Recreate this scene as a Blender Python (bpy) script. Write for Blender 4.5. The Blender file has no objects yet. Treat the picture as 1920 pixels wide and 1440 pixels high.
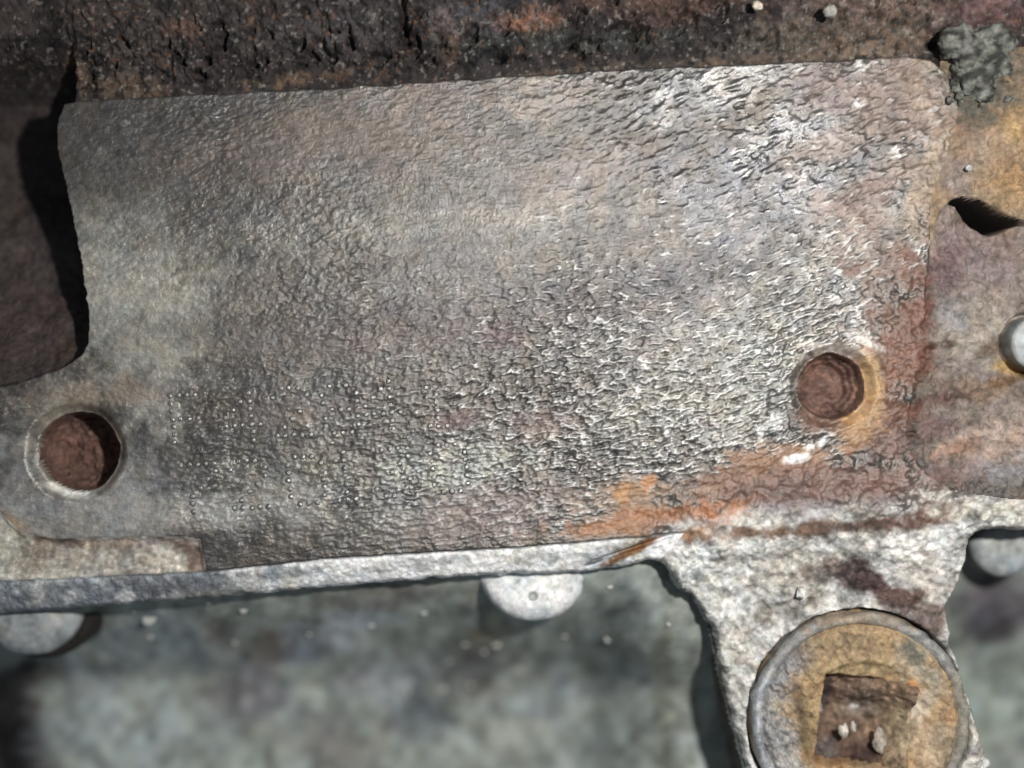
import bpy, math, random
import numpy as np
from mathutils import Vector

# ------------------------------------------------------------------ scene, camera, light
# 1 unit = 6 mm.  x right, z up, -y towards the camera; the machined pad lies in y = 0.
scene = bpy.context.scene
scene.unit_settings.system = 'METRIC'
scene.unit_settings.scale_length = 0.006
D = 24.0                                    # camera distance from the pad

cam_d = bpy.data.cameras.new('camera')
cam_d.sensor_width = 36.0
cam_d.lens = 36.0 * D / 19.2
cam_d.clip_start = 0.1
cam_d.clip_end = 500
cam_d.dof.use_dof = True
cam_d.dof.focus_distance = D + 0.15
cam_d.dof.aperture_fstop = cam_d.lens / 1000.0 / 1.5      # 1.1 unit = 6.6 mm pupil
cam = bpy.data.objects.new('camera', cam_d)
scene.collection.objects.link(cam)
cam.location = (0, -D, 0)
cam.rotation_euler = (math.radians(90), 0, 0)
scene.camera = cam

world = bpy.data.worlds.new('World')
scene.world = world
world.use_nodes = True
bg = world.node_tree.nodes['Background']
bg.inputs[0].default_value = (0.80, 0.90, 1.0, 1)
bg.inputs[1].default_value = 0.15

def lamp(name, kind, loc, energy, color, size):
    l = bpy.data.lights.new(name, kind)
    l.energy = energy
    l.color = color
    if kind == 'AREA':
        l.shape = 'DISK'; l.size = size
    else:
        l.shadow_soft_size = size
    o = bpy.data.objects.new(name, l)
    scene.collection.objects.link(o)
    o.location = loc
    d = Vector((0, 0, 0)) - Vector(loc)
    o.rotation_euler = d.to_track_quat('-Z', 'Y').to_euler()
    return o

lamp('torch', 'POINT', (7.6, -22.5, 3.9), 30500, (1.0, 0.965, 0.92), 0.38)

scene.view_settings.view_transform = 'Standard'
scene.view_settings.look = 'None'
scene.view_settings.exposure = 0.0
scene.view_settings.gamma = 1.0
scene.render.engine = 'CYCLES'

# ------------------------------------------------------------------ noise and helpers
rng = random.Random(7)
F = np.float32

def hsh(ix, iy, seed):
    n = (ix.astype(np.int64) * 374761393 + iy.astype(np.int64) * 668265263 + seed * 1274126177) & 0xffffffff
    n = ((n ^ (n >> 13)) * 1274126177) & 0xffffffff
    n = (n ^ (n >> 16)) & 0xffffff
    return n.astype(F) / F(0xffffff)

def vn(x, y, seed=0):
    ix = np.floor(x); iy = np.floor(y)
    fx = (x - ix).astype(F); fy = (y - iy).astype(F)
    fx = fx * fx * (3 - 2 * fx); fy = fy * fy * (3 - 2 * fy)
    a = hsh(ix, iy, seed); b = hsh(ix + 1, iy, seed)
    c = hsh(ix, iy + 1, seed); d = hsh(ix + 1, iy + 1, seed)
    return a + (b - a) * fx + (c - a) * fy + (a - b - c + d) * fx * fy

def gn(x, y, seed=0):
    """gradient noise around 0.5"""
    ix = np.floor(x); iy = np.floor(y)
    fx = (x - ix).astype(F); fy = (y - iy).astype(F)
    def g(a, b, dx, dy):
        t = hsh(a, b, seed) * F(6.2831853)
        return np.cos(t) * dx + np.sin(t) * dy
    u = fx * fx * fx * (fx * (fx * 6 - 15) + 10); v = fy * fy * fy * (fy * (fy * 6 - 15) + 10)
    a = g(ix, iy, fx, fy); b = g(ix + 1, iy, fx - 1, fy)
    c = g(ix, iy + 1, fx, fy - 1); d = g(ix + 1, iy + 1, fx - 1, fy - 1)
    return .5 + .92 * (a + (b - a) * u + (c - a) * v + (a - b - c + d) * u * v)

def fbm(x, y, s, seed=0, octv=4):
    """fractal noise 0..1, s = size in photo pixels of the coarsest cell"""
    t = 0; amp = 0.5; tot = 0
    c, sn = 0.8, 0.6
    x = x / s; y = y / s
    for k in range(octv):
        t = t + amp * vn(x + 17.3 * k, y - 9.1 * k, seed + k)
        tot += amp; amp *= 0.5
        x, y = (x * c - y * sn) * 2.03, (x * sn + y * c) * 2.03
    return t / tot

def ss(a, b, x):
    t = np.clip((x - a) / (b - a), 0, 1)
    return t * t * (3 - 2 * t)

def interp(x, tab):
    t = np.array(tab, dtype=float)
    return np.interp(x, t[:, 0], t[:, 1])

def sdf(X, Y, poly):
    """signed distance to a polygon, negative inside"""
    P = np.array(poly, dtype=float)
    d = np.full(X.shape, 1e18); s = np.zeros(X.shape, bool)
    n = len(P)
    for i in range(n):
        ax, ay = P[i]; bx, by = P[(i + 1) % n]
        ex, ey = bx - ax, by - ay
        wx, wy = X - ax, Y - ay
        t = np.clip((wx * ex + wy * ey) / (ex * ex + ey * ey + 1e-9), 0, 1)
        d = np.minimum(d, (wx - ex * t) ** 2 + (wy - ey * t) ** 2)
        c = ((ay > Y) != (by > Y)) & (X < (bx - ax) * (Y - ay) / ((by - ay) if by != ay else 1e-9) + ax)
        s ^= c
    d = np.sqrt(d)
    return np.where(s, -d, d)

def smooth_poly(pts, n=2, closed=True):
    P = [tuple(p) for p in pts]
    for _ in range(n):
        Q = []
        m = len(P)
        for i in range(m if closed else m - 1):
            a = P[i]; b = P[(i + 1) % m]
            Q.append((0.75 * a[0] + 0.25 * b[0], 0.75 * a[1] + 0.25 * b[1]))
            Q.append((0.25 * a[0] + 0.75 * b[0], 0.25 * a[1] + 0.75 * b[1]))
        if not closed:
            Q = [P[0]] + Q + [P[-1]]
        P = Q
    return P

def up(px, py, h):
    """the place (in pad-plane pixels) of something seen at px,py and standing h units off the pad"""
    k = (D - h) / D
    return (960 + (px - 960) * k, 720 + (py - 720) * k)

def W(X, Y, H):
    """pad-plane pixels + height -> world coordinates"""
    return np.stack([(X - 960) / 100.0, -np.asarray(H, dtype=float), (720 - Y) / 100.0], -1)

def lin(c):
    c = np.asarray(c, dtype=float) / 255.0
    c = c * .70 + c.mean() * .30
    return np.where(c <= 0.04045, c / 12.92, ((c + 0.055) / 1.055) ** 2.4)

# ------------------------------------------------------------------ material
def surface_material(name, bump=0.25, grain=0.35, rough=0.45, fine=9.0, spec=0.5, glint=0.0):
    m = bpy.data.materials.new(name)
    m.use_nodes = True
    nt = m.node_tree; N = nt.nodes; L = nt.links
    b = N['Principled BSDF']
    col = N.new('ShaderNodeAttribute'); col.attribute_name = 'Col'
    met = N.new('ShaderNodeAttribute'); met.attribute_name = 'metal'
    tc = N.new('ShaderNodeTexCoord')
    n1 = N.new('ShaderNodeTexNoise'); n1.inputs['Scale'].default_value = fine
    n1.inputs['Detail'].default_value = 5; n1.inputs['Roughness'].default_value = 0.75
    n2 = N.new('ShaderNodeTexNoise'); n2.inputs['Scale'].default_value = fine * 0.6
    n2.inputs['Detail'].default_value = 3
    L.new(tc.outputs['Object'], n1.inputs['Vector']); L.new(tc.outputs['Object'], n2.inputs['Vector'])
    mr = N.new('ShaderNodeMapRange')
    mr.inputs['From Min'].default_value = 0.3; mr.inputs['From Max'].default_value = 0.7
    mr.inputs['To Min'].default_value = 1 - grain; mr.inputs['To Max'].default_value = 1 + grain
    L.new(n1.outputs['Fac'], mr.inputs['Value'])
    mul = N.new('ShaderNodeVectorMath'); mul.operation = 'SCALE'
    L.new(col.outputs['Color'], mul.inputs[0]); L.new(mr.outputs['Result'], mul.inputs['Scale'])
    hue = N.new('ShaderNodeMix'); hue.data_type = 'RGBA'; hue.blend_type = 'MULTIPLY'
    hue.inputs[0].default_value = 0.12
    L.new(mul.outputs[0], hue.inputs[6]); L.new(n2.outputs['Color'], hue.inputs[7])
    gain = N.new('ShaderNodeVectorMath'); gain.operation = 'SCALE'; gain.inputs['Scale'].default_value = 1.06
    L.new(hue.outputs[2], gain.inputs[0])
    L.new(gain.outputs[0], b.inputs['Base Color'])
    L.new(met.outputs['Fac'], b.inputs['Metallic'])
    rr = N.new('ShaderNodeMapRange')
    rr.inputs['To Min'].default_value = min(1, rough + 0.25); rr.inputs['To Max'].default_value = rough
    L.new(met.outputs['Fac'], rr.inputs['Value'])
    rn = N.new('ShaderNodeMath'); rn.operation = 'MULTIPLY_ADD'; rn.inputs[1].default_value = 0.3
    L.new(n2.outputs['Fac'], rn.inputs[0]); 
    sub = N.new('ShaderNodeMath'); sub.operation = 'SUBTRACT'; sub.inputs[1].default_value = 0.15
    L.new(rr.outputs['Result'], sub.inputs[0]); L.new(sub.outputs[0], rn.inputs[2])
    L.new(rn.outputs[0], b.inputs['Roughness'])
    b.inputs['Specular IOR Level'].default_value = spec
    bp = N.new('ShaderNodeBump'); bp.inputs['Strength'].default_value = bump; bp.inputs['Distance'].default_value = 0.06
    L.new(n1.outputs['Fac'], bp.inputs['Height']); L.new(bp.outputs['Normal'], b.inputs['Normal'])
    return m

M = {
    'pad': surface_material('worn_cast_metal', bump=0.35, grain=0.30, rough=0.24, fine=11, spec=0.7),
    'grime': surface_material('oily_grime', bump=0.8, grain=0.6, rough=0.45, fine=9, spec=0.45),
    'chalk': surface_material('oxidised_casting', bump=0.5, grain=0.42, rough=0.5, fine=9, spec=0.4),
    'smooth': surface_material('smooth_bolt_metal', bump=0.06, grain=0.12, rough=0.45, fine=5, spec=0.5),
    'far': surface_material('stained_casting', bump=0.1, grain=0.12, rough=0.55, fine=4, spec=0.3),
}

# ------------------------------------------------------------------ colour of stains, rust and oxide, with some painted sheen, highlights and shade
ALB = 0.95                                   # photo tone -> base colour
BASE = {   # class: (tone, metal)
    'pad': ((100, 96, 92), 0.66), 'upper': ((48, 39, 39), 0.2), 'pocket': ((62, 50, 49), 0.1),
    'ridge': ((156, 128, 96), 0.1), 'recess': ((132, 116, 105), 0.05), 'ledge': ((250, 252, 252), 0.0),
    'web': ((196, 193, 186), 0.0), 'hole': ((112, 76, 62), 0.0), 'far': ((150, 160, 152), 0.0),
    'panel': ((192, 184, 170), 0.2), 'flank': ((78, 68, 56), 0.0), 'plug': ((182, 146, 98), 0.1),
    'boss': ((232, 236, 236), 0.0), 'bolt': ((160, 166, 166), 0.1), 'clump': ((84, 88, 84), 0.0),
}
# (classes, px, py, rx, ry, tilt deg (counter-clockwise), tone, strength, raggedness, metal)
B = [
 # --- pad, large tones
 ('pad', 250, 560, 190, 260, 20, (164, 161, 148), .85, .5, .35),
 ('pad', 280, 270, 330, 130, 6, (88, 84, 82), .85, .7, .5),
 ('pad', 640, 255, 300, 75, 8, (116, 100, 90), .7, .8, .3),
 ('pad', 1020, 190, 90, 40, 12, (146, 134, 124), .5, .8, .5),
 ('pad', 800, 180, 120, 40, 6, (122, 106, 98), .5, .8, .3),
 ('pad', 1120, 330, 200, 60, 15, (128, 116, 110), .5, .9, .5),
 ('pad', 620, 440, 260, 60, 5, (118, 117, 112), .6, .6, .6),
 ('pad', 560, 580, 170, 90, 0, (112, 108, 104), .6, .8, .6),
 ('pad', 720, 640, 260, 40, 3, (106, 92, 86), .7, .9, .4),
 ('pad', 760, 595, 220, 26, 3, (100, 91, 90), .6, .9, .5),
 ('pad', 945, 625, 45, 25, 0, (118, 82, 84), .6, .9, .2),
 ('pad', 1250, 530, 330, 60, 14, (84, 82, 84), .8, .7, .7),
 ('pad', 1440, 330, 240, 120, 20, (112, 112, 116), .8, .7, .8),
 ('pad', 1350, 170, 160, 60, 8, (150, 149, 148), .7, .8, .8),
 ('pad', 1480, 230, 120, 60, 10, (142, 141, 140), .7, .8, .8),
 ('pad', 1290, 600, 160, 60, 12, (116, 114, 114), .5, .8, .6),
 ('pad', 1620, 165, 180, 60, 5, (124, 106, 102), .8, .7, .3),
 ('pad', 1720, 210, 110, 130, 0, (136, 112, 98), .8, .8, .2),
 ('pad', 1570, 270, 120, 40, 25, (130, 112, 100), .6, .9, .3),
 ('pad', 1600, 380, 90, 40, 30, (132, 106, 96), .7, .9, .3),
 ('pad', 1640, 420, 120, 40, 35, (140, 134, 128), .6, .8, .7),
 ('pad', 1400, 700, 260, 130, 15, (140, 139, 132), .8, .7, .6),
 ('pad', 1560, 520, 130, 110, 30, (136, 134, 130), .7, .8, .7),
 ('pad', 1250, 780, 200, 70, 10, (128, 127, 120), .7, .8, .6),
 ('pad', 860, 785, 70, 20, 12, (126, 98, 92), .7, .7, .2),
 ('pad', 1010, 800, 90, 30, 10, (128, 104, 98), .6, .8, .3),
 ('pad', 560, 770, 140, 30, 5, (112, 98, 92), .5, .9, .4),
 ('pad', 250, 730, 150, 26, 2, (120, 108, 104), .6, .9, .4),
 ('pad', 130, 745, 140, 40, 10, (150, 136, 118), .6, .7, .3),
 ('pad', 540, 900, 200, 60, 8, (138, 138, 128), .6, .8, .6),
 ('pad', 840, 880, 180, 50, 10, (146, 150, 140), .6, .8, .6),
 ('pad', 150, 930, 260, 130, 0, (158, 157, 154), .75, .5, .35),
 ('pad', 700, 980, 240, 40, 6, (120, 116, 110), .7, .6, .4),
 ('pad', 940, 960, 180, 60, 8, (132, 116, 110), .7, .8, .2),
 ('pad', 1130, 1000, 130, 25, 5, (150, 126, 108), .8, .7, .1),
 ('pad', 700, 420, 620, 34, 3, (118, 115, 109), .6, .5, .7),  # sheen painted in as a lighter band across the pad
 ('pad', 800, 595, 560, 40, 3, (92, 85, 82), .6, .5, .6),  # darker band between the painted sheen
 ('pad', 300, 960, 420, 50, 3, (160, 158, 152), .8, .5, .35),
 ('pad', 1650, 480, 70, 120, 20, (120, 98, 86), .6, .9, .2),
 # --- rust on the pad, with painted white highlights
 ('pad', 1700, 640, 90, 170, 12, (128, 86, 66), .8, 1.0, .1),
 ('pad', 1735, 600, 44, 220, -4, (120, 68, 48), .85, .9, .05),
 ('pad', 1650, 670, 120, 50, 8, (122, 76, 58), .85, 1.0, .05),
 ('pad', 1640, 740, 80, 80, 0, (128, 78, 50), .9, .6, .05),
 ('pad', 1660, 820, 70, 60, 0, (116, 80, 66), .9, .6, .05),
 ('pad', 1600, 790, 60, 45, 30, (184, 132, 74), .9, .5, .0),
 ('pad', 1540, 790, 60, 40, 0, (122, 80, 60), .9, .6, .0),
 ('pad', 1480, 860, 130, 30, 12, (162, 112, 72), .9, .8, .05),
 ('pad', 1400, 900, 200, 45, 10, (140, 96, 66), .9, .8, .05),
 ('pad', 1550, 920, 260, 55, 8, (120, 84, 72), .95, .5, .05),
 ('pad', 1480, 960, 170, 25, 4, (122, 110, 112), .8, .6, .05),
 ('pad', 1180, 940, 100, 50, 8, (156, 126, 98), .8, .9, .05),
 ('pad', 1165, 925, 28, 22, 30, (190, 130, 66), .9, .9, .0),
 ('pad', 1215, 905, 24, 14, 60, (190, 120, 60), .9, .9, .0),
 ('pad', 1260, 965, 190, 26, 5, (172, 104, 58), .9, .9, .0),
 ('pad', 1360, 972, 70, 14, 5, (184, 108, 58), .85, .7, .0),
 ('pad', 1120, 990, 90, 20, 5, (170, 112, 66), .9, .8, .0),
 ('pad', 1495, 858, 26, 9, 14, (236, 236, 236), 1, .7, .1),  # this and the next two: white highlight streaks painted in
 ('pad', 1545, 825, 24, 10, 50, (240, 240, 240), 1, .7, .1),
 ('pad', 1520, 838, 14, 8, 20, (228, 228, 224), 1, .8, .1),
 ('pad', 1560, 655, 66, 14, -8, (222, 220, 212), .9, .9, .2),
 ('pad', 1620, 640, 40, 10, -20, (220, 216, 210), .8, .9, .2),
 ('pad', 1445, 790, 30, 16, 30, (225, 228, 224), .8, .8, .3),
 # --- rims of the bolt holes
 ('pad', 143, 848, 98, 92, 0, (158, 146, 122), .8, .3, .3),
 ('pad', 130, 918, 60, 14, -12, (228, 226, 214), 1, .5, .2),
 ('pad', 190, 893, 28, 14, 35, (206, 200, 184), .9, .6, .2),
 ('pad', 215, 830, 12, 30, 0, (156, 128, 84), .7, .6, .1),
 ('pad', 1565, 722, 84, 84, 0, (132, 100, 80), .9, .4, .05),
 ('pad', 1635, 715, 24, 62, 10, (188, 142, 84), .95, .4, .0),
 ('pad', 1600, 780, 40, 28, 25, (190, 136, 80), .95, .4, .0),
 ('pad', 1500, 700, 14, 50, -15, (120, 110, 96), .8, .5, .1),
 ('hole', 143, 848, 60, 40, 0, (112, 72, 60), .6, .9, .0),
 ('hole', 110, 835, 40, 25, 0, (128, 84, 70), .6, .9, .0),
 ('hole', 1560, 735, 50, 46, 0, (134, 94, 78), .9, .7, .0),
 ('hole', 1618, 735, 14, 60, 0, (140, 100, 76), .9, .5, .0),
 # --- lower-left panel
 ('panel', 20, 1040, 90, 60, 0, (196, 190, 172), .9, .7, .3),
 ('panel', 120, 1040, 130, 30, 0, (172, 160, 142), .7, .9, .3),
 ('panel', 110, 1012, 60, 16, -10, (104, 84, 66), .9, .9, .0),
 ('panel', 80, 1040, 26, 30, 30, (112, 90, 74), .6, .9, .0),
 ('panel', 340, 1020, 60, 18, -20, (104, 74, 62), .95, .8, .0),
 ('panel', 370, 1050, 24, 30, 0, (118, 90, 76), .9, .8, .0),
 ('panel', 240, 1020, 50, 12, 0, (138, 112, 98), .7, .9, .0),
 ('pad', 20, 978, 40, 20, -38, (142, 118, 92), .9, .7, .0),
 # --- ledge
 ('ledge', 60, 1125, 460, 60, 4, (138, 145, 153), 1.0, .25, .2),
 ('ledge', 330, 1102, 160, 40, 4, (112, 120, 130), .9, .5, .2),
 ('ledge', 520, 1078, 110, 20, 5, (128, 138, 146), .9, .5, .1),
 ('ledge', 560, 1098, 140, 12, 5, (206, 206, 200), .8, .8, .1),
 ('ledge', 450, 1110, 90, 12, 5, (122, 118, 114), .8, .8, .1),
 ('ledge', 760, 1060, 140, 12, 5, (168, 168, 162), .6, .9, .1),
 ('ledge', 1080, 1040, 140, 22, 0, (184, 190, 190), .7, .9, .1),
 ('ledge', 1180, 1020, 60, 16, 8, (168, 160, 150), .8, .9, .1),
 ('ledge', 1190, 1030, 90, 9, 28, (152, 100, 56), 1, .6, .0),
 ('ledge', 1110, 1055, 26, 4, 20, (60, 50, 40), .9, .7, .0),
 # --- web round the plug
 ('web', 1300, 1060, 90, 60, 0, (208, 212, 210), .85, .8, .0),
 ('web', 1340, 1130, 60, 110, 20, (196, 198, 194), .8, .8, .0),
 ('web', 1380, 1330, 30, 200, 10, (186, 188, 180), .8, .7, .0),
 ('web', 1500, 1040, 130, 50, 0, (176, 172, 160), .6, .9, .0),
 ('web', 1690, 1015, 90, 34, -20, (222, 220, 214), .9, .9, .0),
 ('web', 1745, 1080, 50, 70, 0, (196, 190, 182), .8, .9, .0),
 ('web', 1600, 1090, 170, 24, -8, (112, 96, 84), .8, .9, .0),
 ('web', 1650, 1105, 90, 40, -35, (94, 66, 62), .95, .8, .0),
 ('web', 1740, 1160, 60, 36, -50, (100, 74, 66), .9, .8, .0),
 ('web', 1470, 1140, 90, 30, 25, (120, 112, 100), .8, .9, .0),
 ('web', 1505, 1115, 11, 13, 0, (235, 236, 230), 1, .2, .0),
 ('web', 1600, 985, 260, 20, 5, (106, 80, 68), 1, .7, .0),
 ('web', 1420, 1000, 170, 14, 4, (128, 94, 72), .9, .8, .0),
 ('web', 1290, 1002, 90, 16, 12, (172, 118, 76), .9, .7, .0),
 ('web', 1750, 965, 90, 24, 5, (112, 80, 70), .9, .8, .0),
 ('web', 1860, 965, 90, 30, 0, (214, 214, 202), .95, .7, .0),
 ('web', 1390, 1045, 70, 20, -20, (128, 124, 116), .6, .9, .0),
 ('web', 1268, 1070, 12, 30, 0, (150, 156, 150), .7, .6, .0),
 # --- recessed face on the right
 ('recess', 1830, 470, 130, 70, -20, (140, 118, 116), .8, .7, .0),
 ('recess', 1770, 520, 50, 60, 0, (118, 90, 92), .8, .9, .0),
 ('recess', 1860, 425, 60, 14, -15, (176, 130, 76), .7, .9, .0),
 ('recess', 1830, 620, 120, 80, 0, (154, 144, 130), .7, .7, .0),
 ('recess', 1780, 590, 50, 40, 0, (140, 136, 140), .7, .7, .0),
 ('recess', 1745, 648, 14, 9, 0, (84, 62, 56), .9, .6, .0),
 ('recess', 1781, 645, 14, 10, 0, (88, 64, 54), .9, .6, .0),
 ('recess', 1860, 655, 50, 14, 30, (96, 74, 54), .8, .9, .0),
 ('recess', 1905, 690, 50, 20, -10, (180, 138, 74), .9, .8, .0),
 ('recess', 1830, 730, 110, 30, 0, (128, 100, 78), .8, .9, .0),
 ('recess', 1890, 715, 50, 12, 10, (112, 80, 48), .9, .9, .0),
 ('recess', 1765, 745, 70, 26, 0, (104, 76, 72), .9, .9, .0),
 ('recess', 1716, 770, 12, 36, -15, (48, 30, 30), .95, .8, .0),
 ('recess', 1760, 800, 70, 30, 0, (120, 92, 90), .9, .8, .0),
 ('recess', 1880, 830, 120, 60, 10, (176, 148, 132), .8, .8, .0),
 ('recess', 1800, 840, 60, 20, 20, (178, 124, 90), .6, .9, .0),
 ('recess', 1780, 900, 150, 40, 5, (132, 108, 106), .9, .6, .0),
 ('recess', 1890, 890, 60, 40, 0, (146, 146, 148), .7, .8, .0),
 ('recess', 1760, 918, 40, 12, -20, (190, 160, 120), .7, .8, .0),
 # --- ochre ridge
 ('ridge', 1880, 200, 60, 70, 0, (168, 130, 84), .8, .8, .0),
 ('ridge', 1840, 190, 90, 24, 40, (184, 128, 74), .8, .7, .0),
 ('ridge', 1800, 215, 26, 40, 10, (136, 90, 62), .8, .6, .0),
 ('ridge', 1910, 250, 40, 40, 0, (182, 142, 78), .7, .9, .0),
 ('ridge', 1830, 290, 90, 50, 20, (160, 130, 108), .7, .9, .0),
 ('ridge', 1900, 350, 60, 50, -30, (166, 126, 78), .8, .8, .0),
 ('ridge', 1790, 340, 50, 50, 0, (140, 122, 112), .8, .8, .1),
 ('ridge', 1900, 130, 60, 40, 0, (120, 92, 70), .8, .8, .0),
 ('ridge', 1835, 150, 95, 75, 20, (92, 86, 72), .95, .8, .0),
 # --- upper wall
 ('upper', 1700, 30, 260, 80, 0, (104, 82, 74), .9, .5, .0),
 ('upper', 1550, 70, 260, 50, 4, (92, 80, 68), .8, .7, .0),
 ('upper', 1870, 20, 120, 40, 0, (98, 66, 66), .8, .7, .0),
 ('upper', 1640, 90, 160, 18, 4, (112, 92, 74), .8, .7, .0),
 ('upper', 1400, 115, 260, 14, 5, (86, 68, 54), .8, .5, .0),
 ('upper', 1150, 128, 240, 12, 5, (76, 64, 52), .8, .5, .0),
 ('upper', 560, 148, 80, 16, 8, (104, 78, 54), .8, .9, .0),
 ('upper', 200, 160, 110, 22, -4, (98, 74, 54), .8, .9, .0),
 ('upper', 135, 125, 18, 24, 0, (106, 76, 56), .7, .8, .0),
 ('upper', 970, 40, 60, 26, 0, (150, 92, 60), .8, 1., .0),
 ('upper', 845, 60, 26, 50, 0, (112, 76, 50), .7, .9, .0),
 ('upper', 890, 30, 110, 50, 0, (82, 80, 88), .6, .8, .0),
 ('upper', 640, 60, 180, 60, 0, (72, 66, 68), .6, .8, .0),
 ('upper', 758, 55, 12, 60, 8, (28, 18, 12), .95, .6, .0),
 ('upper', 1080, 80, 300, 22, 0, (58, 62, 58), .7, .9, .0),
 ('upper', 940, 100, 60, 22, 0, (34, 34, 34), .8, .9, .0),
 ('upper', 320, 60, 160, 70, 10, (72, 62, 58), .7, .9, .0),
 ('upper', 345, 55, 40, 30, 0, (108, 66, 50), .5, 1., .0),
 ('upper', 80, 30, 120, 60, 0, (68, 52, 50), .6, .9, .0),
 ('upper', 1230, 10, 160, 30, 0, (92, 62, 48), .6, .9, .0),
 ('pocket', 40, 600, 120, 70, 0, (72, 54, 50), .7, .9, .0),
 ('pocket', 120, 650, 60, 30, 20, (78, 56, 42), .8, .9, .0),
 ('pocket', 20, 380, 60, 120, 0, (76, 62, 56), .5, .9, .0),
 # --- flank of the web
 ('flank', 1320, 1240, 30, 90, 0, (78, 56, 42), .9, .8, .0),
 ('flank', 1280, 1280, 20, 160, 0, (66, 72, 62), .8, .7, .0),
 ('flank', 1330, 1380, 30, 70, 0, (104, 94, 78), .8, .9, .0),
 # --- wall behind, far and out of focus
 ('far', 20, 1380, 90, 150, 0, (50, 42, 42), 1, .5, .0),  # shade of the lower left corner painted into the wall
 ('far', 30, 1270, 90, 30, 10, (46, 44, 46), .9, .4, .0),  # shadow beneath the left bolt head, painted on the wall
 ('far', 300, 1200, 130, 60, 0, (112, 122, 126), .8, .6, .0),
 ('far', 180, 1280, 70, 50, 0, (112, 122, 132), .6, .7, .0),
 ('far', 620, 1190, 160, 50, 20, (138, 148, 160), .8, .7, .0),
 ('far', 500, 1220, 40, 50, 0, (92, 82, 68), .8, .8, .0),
 ('far', 420, 1190, 60, 30, 0, (96, 86, 78), .6, .8, .0),
 ('far', 700, 1120, 160, 40, 0, (90, 84, 74), .7, .7, .0),
 ('far', 460, 1310, 100, 60, 0, (100, 98, 104), .8, .7, .0),
 ('far', 250, 1370, 180, 70, 0, (124, 136, 138), .7, .8, .0),
 ('far', 720, 1270, 110, 60, 0, (116, 122, 128), .7, .7, .0),
 ('far', 900, 1270, 80, 80, 30, (74, 72, 72), .8, .6, .0),
 ('far', 800, 1340, 60, 60, 0, (74, 82, 86), .8, .6, .0),
 ('far', 640, 1400, 80, 60, 0, (92, 86, 84), .7, .7, .0),
 ('far', 920, 1190, 40, 30, 20, (126, 120, 98), .7, .7, .0),
 ('far', 1130, 1240, 140, 100, 0, (90, 98, 98), .6, .6, .0),
 ('far', 1040, 1320, 90, 50, 0, (108, 118, 124), .6, .7, .0),
 ('far', 1180, 1140, 60, 50, 0, (92, 102, 100), .7, .5, .0),
 ('far', 1245, 1300, 26, 180, 0, (98, 102, 84), .7, .5, .0),
 ('far', 1080, 1420, 140, 60, 0, (104, 112, 108), .6, .7, .0),
 ('far', 1870, 1130, 90, 80, 0, (80, 76, 82), 1, .3, .0),
 ('far', 1850, 1180, 60, 30, 0, (60, 58, 64), .8, .4, .0),
 ('far', 1890, 1320, 100, 100, 0, (118, 132, 124), .9, .4, .0),
 # --- plug
 ('plug', 1440, 1330, 50, 170, 0, (156, 155, 154), .9, .7, .4),
 ('plug', 1470, 1420, 60, 80, 20, (164, 162, 160), .9, .7, .4),
 ('plug', 1480, 1230, 60, 50, 40, (132, 134, 138), .8, .7, .3),
 ('plug', 1590, 1210, 90, 50, -10, (170, 140, 100), .8, .7, .0),
 ('plug', 1600, 1250, 80, 22, 0, (170, 144, 96), .8, .8, .0),
 ('plug', 1720, 1250, 60, 50, -40, (154, 152, 136), .7, .8, .0),
 ('plug', 1712, 1230, 30, 24, -40, (106, 102, 88), .8, .8, .0),
 ('plug', 1760, 1400, 60, 80, 0, (184, 156, 124), .8, .8, .0),
 ('plug', 1720, 1320, 34, 40, -30, (206, 188, 164), .9, .6, .0),
 ('plug', 1711, 1288, 12, 18, 10, (226, 140, 72), 1, .4, .0),
 ('plug', 1783, 1345, 18, 16, 0, (200, 150, 94), .8, .7, .0),
 ('plug', 1790, 1420, 40, 50, 0, (150, 128, 96), .8, .7, .0),
 ('plug', 1513, 1370, 16, 80, 0, (156, 130, 82), .95, .4, .0),
 ('plug', 1500, 1330, 12, 60, 8, (104, 82, 60), .8, .7, .0),
 ('plug', 1560, 1428, 70, 20, -10, (158, 112, 64), .9, .6, .0),
 ('plug', 1640, 1370, 90, 90, 0, (168, 140, 100), .5, .8, .0),
 ('rim', 1430, 1360, 40, 140, 0, (176, 180, 186), .9, .6, .6),
 ('rim', 1600, 1155, 150, 30, 0, (164, 140, 112), .8, .8, .1),
 ('rim', 1800, 1330, 40, 120, 0, (150, 142, 122), .8, .8, .1),
 ('socket', 1600, 1300, 70, 24, -6, (126, 98, 82), .9, .8, .0),
 ('socket', 1610, 1325, 60, 26, 0, (146, 130, 114), .9, .6, .0),
 ('socket', 1545, 1310, 14, 60, -12, (74, 56, 54), 1, .5, .0),
 ('socket', 1570, 1380, 50, 50, -30, (100, 68, 56), .85, .9, .0),
 ('socket', 1620, 1410, 40, 30, 0, (84, 56, 48), 1, .7, .0),
 ('socket', 1550, 1400, 26, 30, 0, (100, 94, 92), .8, .7, .0),
 ('socket', 1682, 1370, 40, 90, 0, (184, 158, 120), .95, .6, .0),
]
BASE['socket'] = ((142, 110, 84), 0.0)
BASE['slot'] = ((30, 22, 18), 0.0)  # slot's deep shade painted in as a near-black tone; washer shares it
BASE['rim'] = ((150, 150, 146), 0.4)

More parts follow.
